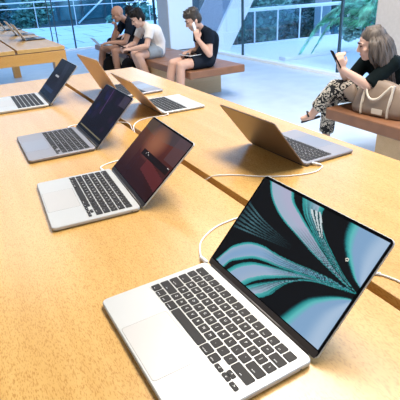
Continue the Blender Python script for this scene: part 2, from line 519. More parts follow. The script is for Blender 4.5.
def laptop(label, loc, rz, hinge, scale, body, lidm, padm, pic, strength=1.0, keys=True, group=None, plain=False):
    global KEYS
    root = thing('laptop', label, 'laptop', loc, rz, group); root.scale = (scale,) * 3
    w = KW / 2; T = .0113
    bm = bmesh.new()
    slab(bm, -w, w, -.2165, .0, .0015, T, .011, .003, 8)
    base = obj('base', bm, body, root)
    if not plain:
        bm = bmesh.new()
        for fx in (-w + .02, w - .02):
            for fy in (-.195, -.022): capsule(bm, (fx, fy, 0), (fx, fy, .0015), .006, .006, 12, True, True)
        obj('rubber_feet', bm, M['rubber'], base)
        for y, l in ((-.022, .012), (-.040, .009), (-.053, .009)):
            obj('port', bx(-w - .0002, -w + .003, y - l / 2, y + l / 2, .0047, .0078, bev=.0012), M['port'], base)
        obj('port', bx(w - .003, w + .0002, -.026, -.021, .004, .0075, bev=.0012), M['port'], base)
        obj('thumb_notch', bx(-.03, .03, -.2168, -.2150, T - .0028, T - .0008, bev=.0006), M['line'], base)
    # keyboard
    if keys:
        if KEYS is None: KEYS = build_keys()
        bm = bmesh.new(); slab(bm, -.1405, .1405, -.1290, -.0140, T - .0006, T + .0001, .003, 0, 4)
        kb = obj('keyboard', bm, body, root)
        for me, x, y in KEYS:
            k = bpy.data.objects.new('key', me); COL.objects.link(k); k.parent = kb; k.location = (x, y, T + .0001)
    else:
        bm = bmesh.new(); u = .276 / 14.5
        for ri, row in enumerate(ROWS):
            x = -.138; yc = -.0155 - .0187 * (ri + .5)
            for s, ww in row:
                slab(bm, x + .0013, x + ww * u - .0013, yc - .0079, yc + .0079, T, T + .0012, .0018, 0, 1); x += ww * u
        obj('keyboard', bm, M['key'], root)
    bm = bmesh.new()
    slab(bm, -.0625, .0625, -.2125, -.1315, T - .0004, T + .00006, .005, 0, 5, 1)
    slab(bm, -.0619, .0619, -.2119, -.1321, T - .0004, T + .00012, .005, 0, 5, 0)
    obj('trackpad', bm, padm, root, mats=[padm, M['line']])
    bm = bmesh.new(); tube(bm, [(-.135, .0035, .0065), (.135, .0035, .0065)], .0046, 12)
    obj('hinge', bm, M['hinge'], root, smooth=True)
    # lid: local x across, y = away from the user, z up the lid
    bm = bmesh.new(); Hh = .2075
    slab(bm, -w, w, -.0040, 0, 0, Hh, .009, 0, 6)
    for v in bm.verts:                                   # slab lies flat: stand it up
        pass
    bm.free(); bm = bmesh.new()
    slab(bm, -w, w, 0, Hh, -.0040, 0, .009, .0012, 6)
    for v in bm.verts: v.co = V((v.co.x, -v.co.z, v.co.y))
    lid = obj('lid', bm, lidm, root)
    lid.location = (0, .0035, .0075); lid.rotation_euler = (-(PI / 2 - hinge), 0, 0)
    bm = bmesh.new()
    slab(bm, -w + .0012, w - .0012, .0012, Hh - .0012, 0, .0006, .008, 0, 6)
    for v in bm.verts: v.co = V((v.co.x, -v.co.z, v.co.y))
    obj('bezel', bm, M['bezel'], lid)
    bm = bmesh.new(); slab(bm, -w + .003, w - .003, .001, .0125, .0005, .0010, .002, 0, 3)
    for v in bm.verts: v.co = V((v.co.x, -v.co.z, v.co.y))
    obj('lower_bezel', bm, M['hinge'], lid)
    if pic: display('display', pic, -w + .0055, w - .0055, .0145, Hh - .0065, -.0011, strength, lid)
    return root

TZ = .90
L1 = laptop('silver laptop nearest the camera, teal and blue petals on its bright screen', (-.2160, .1257, TZ), R(-88.59), R(47.3), 1.0,
            M['silver'], M['silver'], M['trackpad'], wallpaper_swirl(), .68)
laptop('silver laptop with a dark reddish brown screen, behind the petal-screen laptop', (-.2310, .7226, TZ), R(-93.55), R(42.6), 1.0,
       M['silver'], M['silver'], M['trackpad'], wallpaper_brown(), .72)
laptop('dark grey laptop with a violet-black screen, second in its row from the far end', (-.1985, 1.2462, TZ), R(-90.78), R(45), 1.0366,
       M['grey'], M['grey'], M['greypad'], wallpaper_violet(), .45)
laptop('large silver laptop with a slate-black screen at the far end of the near table', (-.2018, 2.0348, TZ), R(-90.77), R(45.9), 1.12,
       M['silver'], M['silver'], M['trackpad'], wallpaper_slate(), .5, keys=False)
laptop('dark grey laptop with a bronze lid turned towards us, beside the seam', (.2767, .6997, TZ), R(91.17), R(51.5), .9185,
       M['grey'], M['bronze'], M['greypad'], wallpaper_violet(), .6)
laptop('silver and black-keyed laptop with a golden lid back, middle of the far row', (.1843, 1.5102, TZ), R(88.7), R(50.5), .952,
       M['silver'], M['gold'], M['trackpad'], wallpaper_slate(), .6, keys=False)
laptop('dark grey laptop with a tan lid back, last in the far row by the benches', (.1400, 1.9458, TZ), R(92.5), R(62), 1.06,
       M['grey'], M['gold'], M['greypad'], wallpaper_slate(), .6, keys=False)
for lab, x, y, b in (('silver laptop at the near right corner of the far table', .25, 5.55, 'grey'),
                     ('silver laptop second from the near end of the far table', .27, 6.35, 'silver'),
                     ('laptop third from the near end of the far table', .27, 7.5, 'grey')):
    laptop(lab, (x, y, TZ), R(90), R(60), 1.0, M['midnight'] if b == 'grey' else M['grey'], M['pale_lid'], M['greypad'], None, keys=False, plain=True)

# ------------------------------------------------------------------ tables
def table(label, x0, x1, y0, y1, seam):
    t = thing('demo_table', label, 'table', ((x0 + x1) / 2, (y0 + y1) / 2, 0))
    cx, cy = t.location.x, t.location.y
    s0, s1 = seam
    def part(name, a, b, c, d, e, f, m, bev=.002):
        return obj(name, bx(a - cx, b - cx, c - cy, d - cy, e, f, bev=bev), m, t)
    part('tabletop', x0, s0, y0, y1, TZ - .035, TZ, M['wood'])
    part('tabletop', s1, x1, y0, y1, TZ - .035, TZ, M['wood'])
    part('cable_channel', s0 - .02, s1 + .02, y0 + .02, y1 - .02, TZ - .05, TZ - .0355, M['channel'], 0)
    g = TZ - .043
    for a, b, c, d, m in ((x0, x1, y0, y0 + .03, 'oak_x'), (x0, x1, y1 - .03, y1, 'oak_x'), (x0, x0 + .03, y0 + .03, y1 - .03, 'wood'), (x1 - .03, x1, y0 + .03, y1 - .03, 'wood')):
        part('apron', a, b, c, d, TZ - .15, g, M[m])
    part('shadow_gap', x0 + .01, x1 - .01, y0 + .01, s_y(y1), g, TZ - .0352, M['channel'], 0)
    for a in (x0, x1 - .13):
        for c in (y0, y1 - .13):
            part('leg', a + .001, a + .129, c + .001, c + .129, 0, g - .001, M['oak_z'], .003)
    return t
def s_y(y): return y - .01
table('long oak display table with laptops in two rows along a brown cable seam', -.78, .535, -1.0, 2.68, (-.0115, .0115))
table('oak display table standing far away in the top left corner', -.78, .48, 4.50, 8.75, (-.0115, .0115))

# ------------------------------------------------------------------ cables
def cable(label, pts, r=.0018, head=None):
    t = thing('charging_cable', label, 'cable', (pts[0][0], pts[0][1], TZ))
    o = V((pts[0][0], pts[0][1], TZ))
    q = [V((p[0], p[1], TZ + (p[2] if len(p) > 2 else r + .0004))) - o for p in pts]
    bm = bmesh.new(); tube(bm, spline(q, 8), r, 8)
    obj('cord', bm, M['cable'], t, smooth=True)
    a, b = q[0], q[1]; d = (b - a).normalized()
    bm = bmesh.new(); capsule(bm, a + V((0, 0, .001)), a + d * .022, .0038, .0034, 10)
    obj('plug', bm, M['white_pl'], t, smooth=True)
    return t
cable('white charging cable curling from the petal-screen laptop under its lid',
      [(-.218, .2795, .0063), (-.218, .300, .0062), (-.206, .328, .004), (-.191, .354), (-.173, .371), (-.150, .386), (-.126, .397), (-.10, .403), (-.06, .405), (-.02, .39), (.0, .36, -.02), (.002, .30, -.03)])
cable('short white braided cable lying across the seam right of the petal screen',
      [(.02, .09), (.03, .083), (.039, .073), (.046, .055), (.05, .035), (.06, -.05), (.11, -.2), (.2, -.33), (.27, -.52)])
cable('long white cable looping from the bronze-lid laptop into the seam',
      [(.305, .560, .0060), (.3135, .5505, .005), (.322, .548), (.318, .533), (.282, .516), (.24, .518), (.185, .539), (.13, .574), (.073, .627), (.022, .657), (.002, .68, -.015), (-.001, .72, -.03)])
cable('white cable bowing from the golden-lid laptop to the seam',
      [(.20, 1.369, .0058), (.196, 1.356, .005), (.178, 1.352), (.13, 1.362), (.085, 1.359), (.045, 1.333), (.012, 1.285), (-.002, 1.24, -.012), (-.002, 1.20, -.03)])
cable('white cable looping from the brown-screen laptop under the violet-screen lid',
      [(-.243, .8745, .0062), (-.243, .897, .0062), (-.235, .925), (-.21, .939), (-.17, .947), (-.11, .96), (-.05, 1.0), (-.015, 1.06), (.0, 1.10, -.02), (.001, 1.15, -.03)])
cable('short white cable from the violet-screen laptop dropping into the seam',
      [(-.219, 1.4035, .0063), (-.217, 1.425, .0062), (-.19, 1.455), (-.13, 1.44), (-.07, 1.40), (-.01, 1.37), (.008, 1.335), (.004, 1.29, -.005), (0, 1.255, -.03)])

# ------------------------------------------------------------------ benches
def bench(label, x0, x1, y0, y1, inset):
    t = thing('bench', label, 'bench', ((x0 + x1) / 2, (y0 + y1) / 2, 0))
    cx, cy = t.location.x, t.location.y
    obj('cushion', bx(x0 - cx, x1 - cx, y0 - cy, y1 - cy, .345, .44, bev=.014, seg=3), M['leather'], t, smooth=False)
    n = 4
    for i in range(1, n):
        y = y0 + (y1 - y0) * i / n - cy
        bm = bmesh.new(); tube(bm, [(x0 - cx + .02, y, .4405), (x1 - cx - .02, y, .4405)], .003, 6)
        obj('seam', bm, M['leather'], t)
    obj('plinth', bx(x0 - cx + .05, x1 - cx - .04, y0 - cy + inset, y1 - cy - inset, 0, .345, bev=.003), M['bench_oak'], t)
    return t
bench('long brown leather bench on an oak plinth with the men sitting on it', 1.93, 2.74, 4.55, 8.6, .55)
bench('brown leather bench under the taupe handbag and the woman', 2.03, 2.75, -.9, 2.31, .50)

# ------------------------------------------------------------------ people
def unit(v): return V(v).normalized()
ZA = V((0, 0, 1))

def hand(bm, wrist, d, nrm, s=1.0, curl=.5, side=1):
    """palm, four unequal bent fingers and a thumb; nrm points out of the back of the hand"""
    d = unit(d); nrm = unit(V(nrm) - d * V(nrm).dot(d)); lat = d.cross(nrm) * side
    p = V(wrist)
    for k in (-1, 0, 1):
        capsule(bm, p + lat * k * .016 * s, p + d * .082 * s + lat * k * .024 * s, .016 * s, .013 * s, 10)
    for i, L in enumerate((.070, .080, .074, .058)):
        b = p + d * .085 * s + lat * (i - 1.5) * .0195 * s
        a1 = curl * .7; a2 = curl * 1.6; a3 = curl * 2.3
        c = b
        for seg, a in ((.46, a1), (.32, a2), (.26, a3)):
            q = c + (d * math.cos(a) - nrm * math.sin(a)) * L * seg * s
            capsule(bm, c, q, .0088 * s, .0080 * s, 8); c = q
    b = p + d * .025 * s - lat * .024 * s
    m1 = b + (d * .6 - lat * .65 - nrm * .35).normalized() * .040 * s
    m2 = m1 + (d * .85 - lat * .1 - nrm * .5).normalized() * .032 * s
    capsule(bm, b, m1, .0125 * s, .0105 * s, 8); capsule(bm, m1, m2, .0100 * s, .0085 * s, 8)

def head(bm, c, f, u, s=1.0):
    f = unit(f); u = unit(V(u) - f * V(u).dot(f)); r = f.cross(u); ax = (r, f, u); c = V(c)
    P = lambda x, y, z: c + r * x * s + f * y * s + u * z * s
    ellip(bm, P(0, -.008, .030), ax, (.074 * s, .096 * s, .088 * s))
    ellip(bm, P(0, .022, -.025), ax, (.062 * s, .068 * s, .080 * s))
    ellip(bm, P(0, .050, -.082), ax, (.036 * s, .032 * s, .026 * s))          # chin
    ellip(bm, P(0, .016, -.066), ax, (.054 * s, .052 * s, .034 * s))          # jaw
    capsule(bm, P(0, .086, .022), P(0, .101, -.022), .009 * s, .014 * s, 10)  # nose
    for k in (-1, 1):
        ellip(bm, P(k * .012, .098, -.026), ax, (.009 * s, .010 * s, .008 * s), 8, 6)
        ellip(bm, P(k * .032, .080, .026), ax, (.024 * s, .013 * s, .010 * s), 8, 6)   # brow
        ellip(bm, P(k * .044, .058, -.022), ax, (.020 * s, .022 * s, .020 * s), 8, 6)  # cheek
        ellip(bm, P(k * .074, -.012, -.008), ax, (.009 * s, .020 * s, .032 * s), 10, 8)  # ear
    ellip(bm, P(0, .080, -.052), ax, (.024 * s, .012 * s, .006 * s), 8, 6)
    ellip(bm, P(0, .077, -.063), ax, (.020 * s, .012 * s, .007 * s), 8, 6)
    return P, ax

def face_parts(P, ax, root, s=1.0):
    for k in (-1, 1):
        bm = bmesh.new(); ellip(bm, P(k * .032, .084, .010), ax, (.014 * s, .006 * s, .006 * s), 10, 8)
        obj('eye', bm, M['eye'], root, smooth=True)
        bm = bmesh.new(); capsule(bm, P(k * .018, .0935, .032), P(k * .048, .080, .031), .005 * s, .004 * s, 8)
        obj('eyebrow', bm, M['hair'], root, smooth=True)
    bm = bmesh.new(); ellip(bm, P(0, .0875, -.057), ax, (.020 * s, .006 * s, .004 * s), 10, 8)
    obj('mouth', bm, M['lip'], root, smooth=True)

def torso(bm, J, e, hem=0.):
    pl, nk = V(J['pel']), V(J['neck']); ls, rs, lh, rh = (V(J[k]) for k in ('Lsh', 'Rsh', 'Lhip', 'Rhip'))
    mid = J.get('mid'); ch = pl.lerp(nk, .66) if not J.get('chest') else V(J['chest'])
    wa = pl.lerp(nk, .30) if not mid else V(mid)
    lat = (ls - rs).normalized()
    capsule(bm, lh, rh, .098 + e, .098 + e)
    capsule(bm, pl, wa, .122 + e, .112 + e)
    for k in (-1, 1):
        capsule(bm, wa + lat * k * .045, ch + lat * k * .065, .100 + e, .105 + e)
        capsule(bm, pl + lat * k * .055, wa + lat * k * .045, .100 + e, .100 + e)
    capsule(bm, ch + lat * .06, ls.lerp(nk, .30), .10 + e, .062 + e); capsule(bm, ch - lat * .06, rs.lerp(nk, .30), .10 + e, .062 + e)
    capsule(bm, ls, nk, .058 + e, .056 + e); capsule(bm, rs, nk, .058 + e, .056 + e)

def person(label, J, skin, fwd, hup, hands, shirt, pants, hem, sleeve, shoes='rubber', s=1.0, hs=1.0):
    """J: named joints in room coordinates. Body first (one continuous skin), then clothes."""
    J = {k: V(v) for k, v in J.items()}
    root_loc = V((J['pel'].x, J['pel'].y, 0))
    bm = bmesh.new()
    torso(bm, J, -.012)
    P, ax = head(bm, J['head'], fwd, hup, hs)
    capsule(bm, J['neck'] - ZA * .02, P(0, -.02, -.05), .052 * s, .050 * s)
    for a in 'LR':
        sh, el, ha = J[a + 'sh'], J[a + 'el'], J[a + 'ha']
        capsule(bm, sh, el, .050 * s, .039 * s); capsule(bm, el, el.lerp(ha, .35), .040 * s, .040 * s); capsule(bm, el.lerp(ha, .35), ha, .040 * s, .026 * s)
        d, nr, cu, sd = hands[a]
        hand(bm, ha, d, nr, s * .98, cu, sd)
        hp, kn, an = J[a + 'hip'], J[a + 'kn'], J[a + 'an']
        capsule(bm, hp, kn, .086 * s, .058 * s); capsule(bm, kn, kn.lerp(an, .35), .056 * s, .058 * s); capsule(bm, kn.lerp(an, .35), an, .058 * s, .036 * s)
        toe = J[a + 'toe']
        capsule(bm, an, an.lerp(toe, .2) - V((0, 0, .01)), .036 * s, .034 * s); capsule(bm, an.lerp(toe, .1) - V((0, 0, .02)), toe, .034 * s, .024 * s)
    body = fused('person', bm, .0065, skin, None, 3)
    tag(body, label, 'person')
    face_parts(P, ax, body, hs)
    # shirt
    bm = bmesh.new(); torso(bm, J, .006)
    for a in 'LR':
        sh, el = J[a + 'sh'], J[a + 'el']
        capsule(bm, sh, sh.lerp(el, sleeve), .066 * s, .064 * s, 14, False, True)
    fused('shirt', bm, .009, shirt, body, 4)
    # trousers or shorts
    bm = bmesh.new()
    capsule(bm, J['Lhip'], J['Rhip'], .108, .108); capsule(bm, J['pel'], J['pel'].lerp(J['neck'], .16), .132, .13)
    for a in 'LR':
        hp, kn, an = J[a + 'hip'], J[a + 'kn'], J[a + 'an']
        if hem <= 1: capsule(bm, hp, hp.lerp(kn, hem), .100 * s, .088 * s, 14, False, True)
        else:
            capsule(bm, hp, kn, .100 * s, .075 * s); capsule(bm, kn, kn.lerp(an, hem - 1), .074 * s, .070 * s, 14, False, True)
    fused('trousers' if hem > 1 else 'shorts', bm, .009, pants, body, 4)
    for a in 'LR':
        an, toe = J[a + 'an'], J[a + 'toe']
        if shoes == 'sandal':
            d = (toe - an).normalized(); lat = d.cross(ZA).normalized(); up = lat.cross(d)
            bm = bmesh.new()
            h0 = an - up * .052 - d * .03
            capsule(bm, h0, toe - up * .026 + d * .02, .012, .010, 10)
            tube(bm, [toe - d * .06 + lat * (.04 * math.cos(q)) + up * (.042 * math.sin(q) - .005) for q in [PI * i / 8 for i in range(9)]], .007, 6)
            obj('sandal', bm, M['rubber'], body, smooth=True)
        else:
            bm = bmesh.new(); capsule(bm, an - V((0, 0, .02)), an.lerp(toe, .3) - V((0, 0, .015)), .048 * s, .046 * s); capsule(bm, an.lerp(toe, .1) - V((0, 0, .03)), toe, .044 * s, .033 * s)
            fused('shoe', bm, .009, M[shoes], body, 3)
    return body, P, ax

def ankle(kn, x, y, z=.085): return (x, y, z)

# man on the phone
J = dict(pel=(2.30, 4.80, .530), neck=(2.255, 4.76, .885), head=(2.105, 4.72, 1.010), mid=(2.345, 4.79, .645), chest=(2.335, 4.77, .775),
         Lsh=(2.237, 4.58, .850), Lel=(2.200, 4.52, .625), Lha=(2.085, 4.585, .800), Rsh=(2.275, 4.93, .850), Rel=(2.30, 5.00, .625), Rha=(2.10, 4.83, .645),
         Lhip=(2.27, 4.71, .530), Lkn=(1.865, 4.66, .515), Lan=(1.845, 4.67, .085), Ltoe=(1.70, 4.66, .045),
         Rhip=(2.27, 4.89, .530), Rkn=(1.845, 4.84, .520), Ran=(1.75, 4.87, .085), Rtoe=(1.61, 4.87, .045))
b, P, ax = person('person in a black t-shirt hunched on the bench end, phone held to the ear', J, M['skin'], (-.88, .22, -.42), (-.30, .05, .95),
                  {'L': ((-.15, .12, 1), (-.35, -.9, 0), 1.0, -1), 'R': ((-1, -.2, -.1), (0, 0, 1), .5, 1)}, M['navy'], M['shorts'], .62, .50)
def cap_hair(P, ax, m, root, s=1.0, top=.012, back=.0, fringe=.0, side=.0):
    bm = bmesh.new()
    ellip(bm, P(0, -.016, .050 + top), ax, (.080 * s, .096 * s, .080 * s))
    ellip(bm, P(0, -.046, .008), ax, (.076 * s, .070 * s, .080 * s))
    if fringe: ellip(bm, P(0, .048, .086), ax, (.062 * s, .052 * s, .034 * s))
    if side:
        for k in (-1, 1): ellip(bm, P(k * .068, -.005, .030), ax, (.016 * s, .030 * s, .048 * s), 10, 8)
    r = random.Random(3)
    for i in range(70):
        a = r.uniform(0, 2 * PI); e = r.uniform(.25, 1.0)
        p = V((math.cos(a) * math.cos(e) * .072, math.sin(a) * math.cos(e) * .088 - .016, math.sin(e) * .078 + .052 + top))
        q = p + V((r.uniform(-.02, .02), r.uniform(-.005, .03), r.uniform(.004, .014)))
        capsule(bm, P(*p), P(*q), .013 * s, .007 * s, 6)
    return fused('hair', bm, .007, m, root, 2)
cap_hair(P, ax, M['hair_br'], b, top=.016, fringe=1, side=1)
ph = thing('phone', 'white phone held to the ear of the person in black', 'phone', (2.070, 4.625, .930))
ph.rotation_euler = (R(8), R(22), R(222))
bm = bmesh.new(); slab(bm, -.034, .034, -.066, .066, -.004, .004, .010, .0015, 5)
for v in bm.verts: v.co = V((v.co.x, -v.co.z, v.co.y))
obj('body', bm, M['white_pl'], ph)
bm = bmesh.new(); slab(bm, -.031, .031, -.063, .063, .004, .0046, .008, 0, 5)
for v in bm.verts: v.co = V((v.co.x, -v.co.z, v.co.y))
obj('screen', bm, M['bezel'], ph)
tb = thing('tablet', 'black tablet with a white edge on the lap of the person phoning', 'tablet', (2.05, 4.75, .612), R(10))
bm = bmesh.new(); slab(bm, -.09, .09, -.12, .12, 0, .008, .012, .002, 5); obj('body', bm, M['white_pl'], tb)
bm = bmesh.new(); slab(bm, -.085, .085, -.115, .115, .008, .009, .010, 0, 5); obj('screen', bm, M['bezel'], tb)

# person in the white shirt
J = dict(pel=(2.18, 6.10, .530), neck=(2.005, 6.05, .900), head=(1.890, 6.0, .995), mid=(2.20, 6.10, .66), chest=(2.13, 6.07, .80),
         Lsh=(2.00, 5.88, .845), Lel=(1.915, 5.83, .640), Lha=(1.715, 5.96, .605), Rsh=(2.01, 6.23, .845), Rel=(1.90, 6.27, .640), Rha=(1.725, 6.10, .635),
         Lhip=(2.14, 6.02, .525), Lkn=(1.810, 5.93, .510), Lan=(1.99, 5.97, .085), Ltoe=(1.85, 5.96, .045),
         Rhip=(2.14, 6.19, .525), Rkn=(1.82, 6.11, .515), Ran=(1.97, 6.13, .085), Rtoe=(1.83, 6.13, .045))
b, P, ax = person('person in a white t-shirt leaning forward on the bench over a phone', J, M['skin3'], (-.9, .12, -.42), (-.35, .04, .94),
                  {'L': ((-1, .35, .1), (0, -.3, .9), .8, -1), 'R': ((-1, -.2, 0), (0, .2, 1), .8, 1)}, M['white_cloth'], M['grey_cloth'], .55, .55)
cap_hair(P, ax, M['hair'], b, top=.018, fringe=1, side=1)
bm = bmesh.new(); slab(bm, -.030, .030, -.045, .045, 0, .002, .015, 0, 4)
pr = obj('shirt_print', bm, M['navy'], b)
shirt = [c for c in b.children if c.name.startswith('shirt')][0]
_, hit, nrm, _ = shirt.closest_point_on_mesh(V((1.97, 5.90, .71)))
pr.location = hit + nrm * .001; pr.rotation_euler = nrm.to_track_quat('Z', 'Y').to_euler()
ph = thing('phone', 'dark phone held by the person in the white t-shirt', 'phone', (1.60, 6.02, .655)); ph.rotation_euler = (0, R(28), R(5))
bm = bmesh.new(); slab(bm, -.072, .072, -.036, .036, -.004, .004, .010, .0015, 5); obj('body', bm, M['bag'], ph)
bm = bmesh.new(); slab(bm, -.069, .069, -.033, .033, .004, .0046, .008, 0, 5); obj('screen', bm, M['bezel'], ph)

# bald man
J = dict(pel=(2.17, 6.95, .530), neck=(2.045, 6.90, .935), head=(1.885, 6.85, 1.040), mid=(2.20, 6.95, .67), chest=(2.15, 6.93, .82),
         Lsh=(2.035, 6.72, .880), Lel=(1.895, 6.68, .625), Lha=(1.665, 6.76, .640), Rsh=(2.03, 7.07, .880), Rel=(1.81, 7.00, .660), Rha=(1.850, 6.92, .830),
         Lhip=(2.11, 6.86, .525), Lkn=(1.735, 6.77, .510), Lan=(1.76, 6.80, .085), Ltoe=(1.61, 6.79, .045),
         Rhip=(2.11, 7.04, .525), Rkn=(1.66, 7.16, .505), Ran=(1.57, 7.19, .085), Rtoe=(1.43, 7.19, .045))
b, P, ax = person('bald person in a dark t-shirt, chin on hand, laptop on the lap', J, M['skin2'], (-.92, .15, -.36), (-.30, .03, .95),
                  {'L': ((-1, .1, -.05), (0, -.1, 1), .5, -1), 'R': ((-.1, -.35, 1), (.9, .2, .1), 1.1, 1)}, M['navy'], M['shorts'], .45, .55)
laptop('open laptop on the lap of the bald person in dark clothes', (1.555, 6.93, .588), R(90), R(48), .82, M['silver'], M['silver'], M['trackpad'], None, keys=False, plain=True)

# third person, mostly hidden between the two
J = dict(pel=(2.590, 7.780, .530), neck=(2.500, 7.770, .85), head=(2.420, 7.770, .965), Lsh=(2.530, 7.590, .85), Lel=(2.510, 7.550, .62), Lha=(2.310, 7.650, .62),
         Rsh=(2.530, 7.950, .85), Rel=(2.510, 8.000, .62), Rha=(2.310, 7.900, .62), Lhip=(2.530, 7.700, .525), Lkn=(2.090, 7.900, .515), Lan=(1.870, 7.920, .085), Ltoe=(1.730, 7.920, .045),
         Rhip=(2.530, 7.870, .525), Rkn=(2.100, 8.060, .515), Ran=(1.890, 8.080, .085), Rtoe=(1.750, 8.080, .045))
b, P, ax = person('black-haired person in black sitting hidden between the two others', J, M['skin3'], (-.10, .97, -.25), (0, .2, .97),
                  {'L': ((-1, .2, 0), (0, 0, 1), .6, -1), 'R': ((-1, -.2, 0), (0, 0, 1), .6, 1)}, M['black_cloth'], M['black_cloth'], 1.85, .8)
cap_hair(P, ax, M['hair'], b, top=.016, fringe=1, side=1)

# woman with long hair
J = dict(pel=(2.50, 2.10, .535), neck=(2.345, 2.10, .840), head=(2.215, 2.075, .932), mid=(2.49, 2.09, .63), chest=(2.43, 2.09, .735),
         Lsh=(2.320, 1.955, .795), Lel=(2.13, 1.99, .650), Lha=(1.985, 2.12, .775), Rsh=(2.40, 2.25, .795), Rel=(2.27, 2.31, .62), Rha=(2.06, 2.22, .77),
         Lhip=(2.43, 2.08, .545), Lkn=(2.130, 2.32, .585), Lan=(2.045, 2.47, .355), Ltoe=(1.985, 2.53, .305),
         Rhip=(2.50, 2.22, .540), Rkn=(2.185, 2.42, .490), Ran=(2.205, 2.46, .085), Rtoe=(2.10, 2.54, .045))
b, P, ax = person('woman with long ash-brown hair in black top and patterned trousers holding a phone', J, M['skin3'], (-.80, .56, -.20), (-.15, .1, .97),
                  {'L': ((-.30, .1, .95), (-.5, -.85, 0), .75, -1), 'R': ((-.45, -.2, .9), (-.6, .8, 0), .7, 1)}, M['black_cloth'], M['leopard'], 1.80, .97, shoes='sandal', s=.92, hs=.98)
bm = bmesh.new()
ellip(bm, P(0, -.020, .058), ax, (.083, .094, .076)); ellip(bm, P(0, -.062, .0), ax, (.082, .066, .095))
r = random.Random(11)
for i in range(150):
    a = r.uniform(R(100), R(440)) if i % 3 else r.uniform(R(150), R(390))
    ca, sa = math.cos(a), math.sin(a)
    if sa > .42: continue
    d = V((ca * .075, sa * .088 - .018, 0))
    L = r.uniform(.26, .40) if sa < 0 else r.uniform(.16, .28)
    pts = []; w0 = r.uniform(0, 6)
    top = P(d.x * .55, d.y * .6, .125)
    side = P(d.x * 1.04, d.y * 1.06, .045)
    pts = [top, side]
    out = (side - P(0, -.018, .045)); out.z = 0; out.normalize()
    for k in range(1, 8):
        f = k / 7
        wv = math.sin(f * 9 + w0) * .013
        q = side + V((0, 0, -L * f)) + out * (.018 + .030 * math.sin(f * 2.6) + wv) + V((.10 * f * f + .04 * f, 0, 0)) + V((wv * .6, wv, 0))
        pts.append(q)
    tube(bm, spline(pts, 3), [.013] * 6 + [.012] * 10 + [.006] * 40, 6)
bmesh.ops.recalc_face_normals(bm, faces=bm.faces)
obj('hair', bm, M['hair_grey'], b, smooth=True)
ph = thing('phone', 'dark phone held up by the woman with long hair', 'phone', (1.945, 2.155, .848)); ph.rotation_euler = (R(-30), R(0), R(62))
bm = bmesh.new(); slab(bm, -.036, .036, -.072, .072, -.004, .004, .010, .0015, 5)
for v in bm.verts: v.co = V((v.co.x, -v.co.z, v.co.y))
obj('body', bm, M['bag'], ph)
bm = bmesh.new(); slab(bm, -.033, .033, -.069, .069, .004, .0046, .008, 0, 5)
for v in bm.verts: v.co = V((v.co.x, -v.co.z, v.co.y))
obj('screen', bm, M['bezel'], ph)

# ------------------------------------------------------------------ bags
def loft_bag(rings, n=28):
    """rings: (z, half length, half depth, exponent)"""
    bm = bmesh.new(); rs = []
    for z, a, c, e in rings:
        row = []
        for k in range(n):
            q = 2 * PI * k / n; x, y = math.cos(q), math.sin(q)
            row.append(bm.verts.new((math.copysign(abs(x) ** e, x) * a, math.copysign(abs(y) ** e, y) * c, z)))
        rs.append(row)
    for p, q in zip(rs, rs[1:]):
        for k in range(n): bm.faces.new((p[k], p[(k + 1) % n], q[(k + 1) % n], q[k]))
    bm.faces.new(rs[0][::-1]); bm.faces.new(rs[-1])
    return bm
bag = thing('handbag', 'taupe leather tote bag with cream straps on the right-hand bench', 'bag', (2.195, 1.90, .4405), R(98))
# local x runs along the bag (towards the far end of the bench), local -y... front
bm = loft_bag([(0, .20, .075, .55), (.012, .222, .088, .55), (.06, .232, .092, .6), (.13, .222, .078, .65), (.20, .205, .05, .7), (.235, .195, .03, .75), (.24, .185, .02, .8)])
for v in bm.verts:
    v.co.y += .008 * math.sin(v.co.x * 28) * (v.co.z / .24)
    v.co.z += (.016 * math.sin(v.co.x * 16 + 1.2)) * (v.co.z / .24) - .05 * max(0, v.co.x / .2 - .35) * (v.co.z / .24)
obj('body', bm, M['taupe'], bag, smooth=True)
for sy in (-1, 1):
    bm = bmesh.new(); y = .062 * sy
    hp = [(-.115, .088 * sy, .09), (-.118, .070 * sy, .17), (-.105, .060 * sy, .23), (-.075, .075 * sy, .20), (-.03, .094 * sy, .145), (.02, .10 * sy, .13), (.06, .094 * sy, .150), (.095, .07 * sy, .21), (.10, .06 * sy, .24), (.106, .070 * sy, .17), (.104, .09 * sy, .09)]
    tube(bm, spline(hp, 6), .0085, 8)
    obj('handle', bm, M['cream'], bag, smooth=True)
    for x in (-.116, .105):
        bm = bmesh.new()
        tube(bm, spline([(x, .094 * sy, .008), (x, .098 * sy, .06), (x, .086 * sy, .13), (x, .060 * sy, .20), (x, .045 * sy, .238)], 5), .016, 8, True, .35)
        obj('strap', bm, M['cream'], bag, smooth=True)
bm = bmesh.new(); slab(bm, -.045, .045, -.020, .020, 0, .004, .006, .001, 4)
tg = obj('tag', bm, M['cream'], bag); tg.location = (-.03, .0965, .045); tg.rotation_euler = (R(-90), 0, 0)
bm = loft_bag([(0, .015, .03, .8), (.05, .040, .036, .7), (.10, .056, .030, .7), (.135, .060, .014, .7), (.14, .05, .006, .8)])
sc = obj('flap', bm, M['taupe'], bag, smooth=True); sc.location = (.205, .02, .06); sc.rotation_euler = (0, R(38), 0)

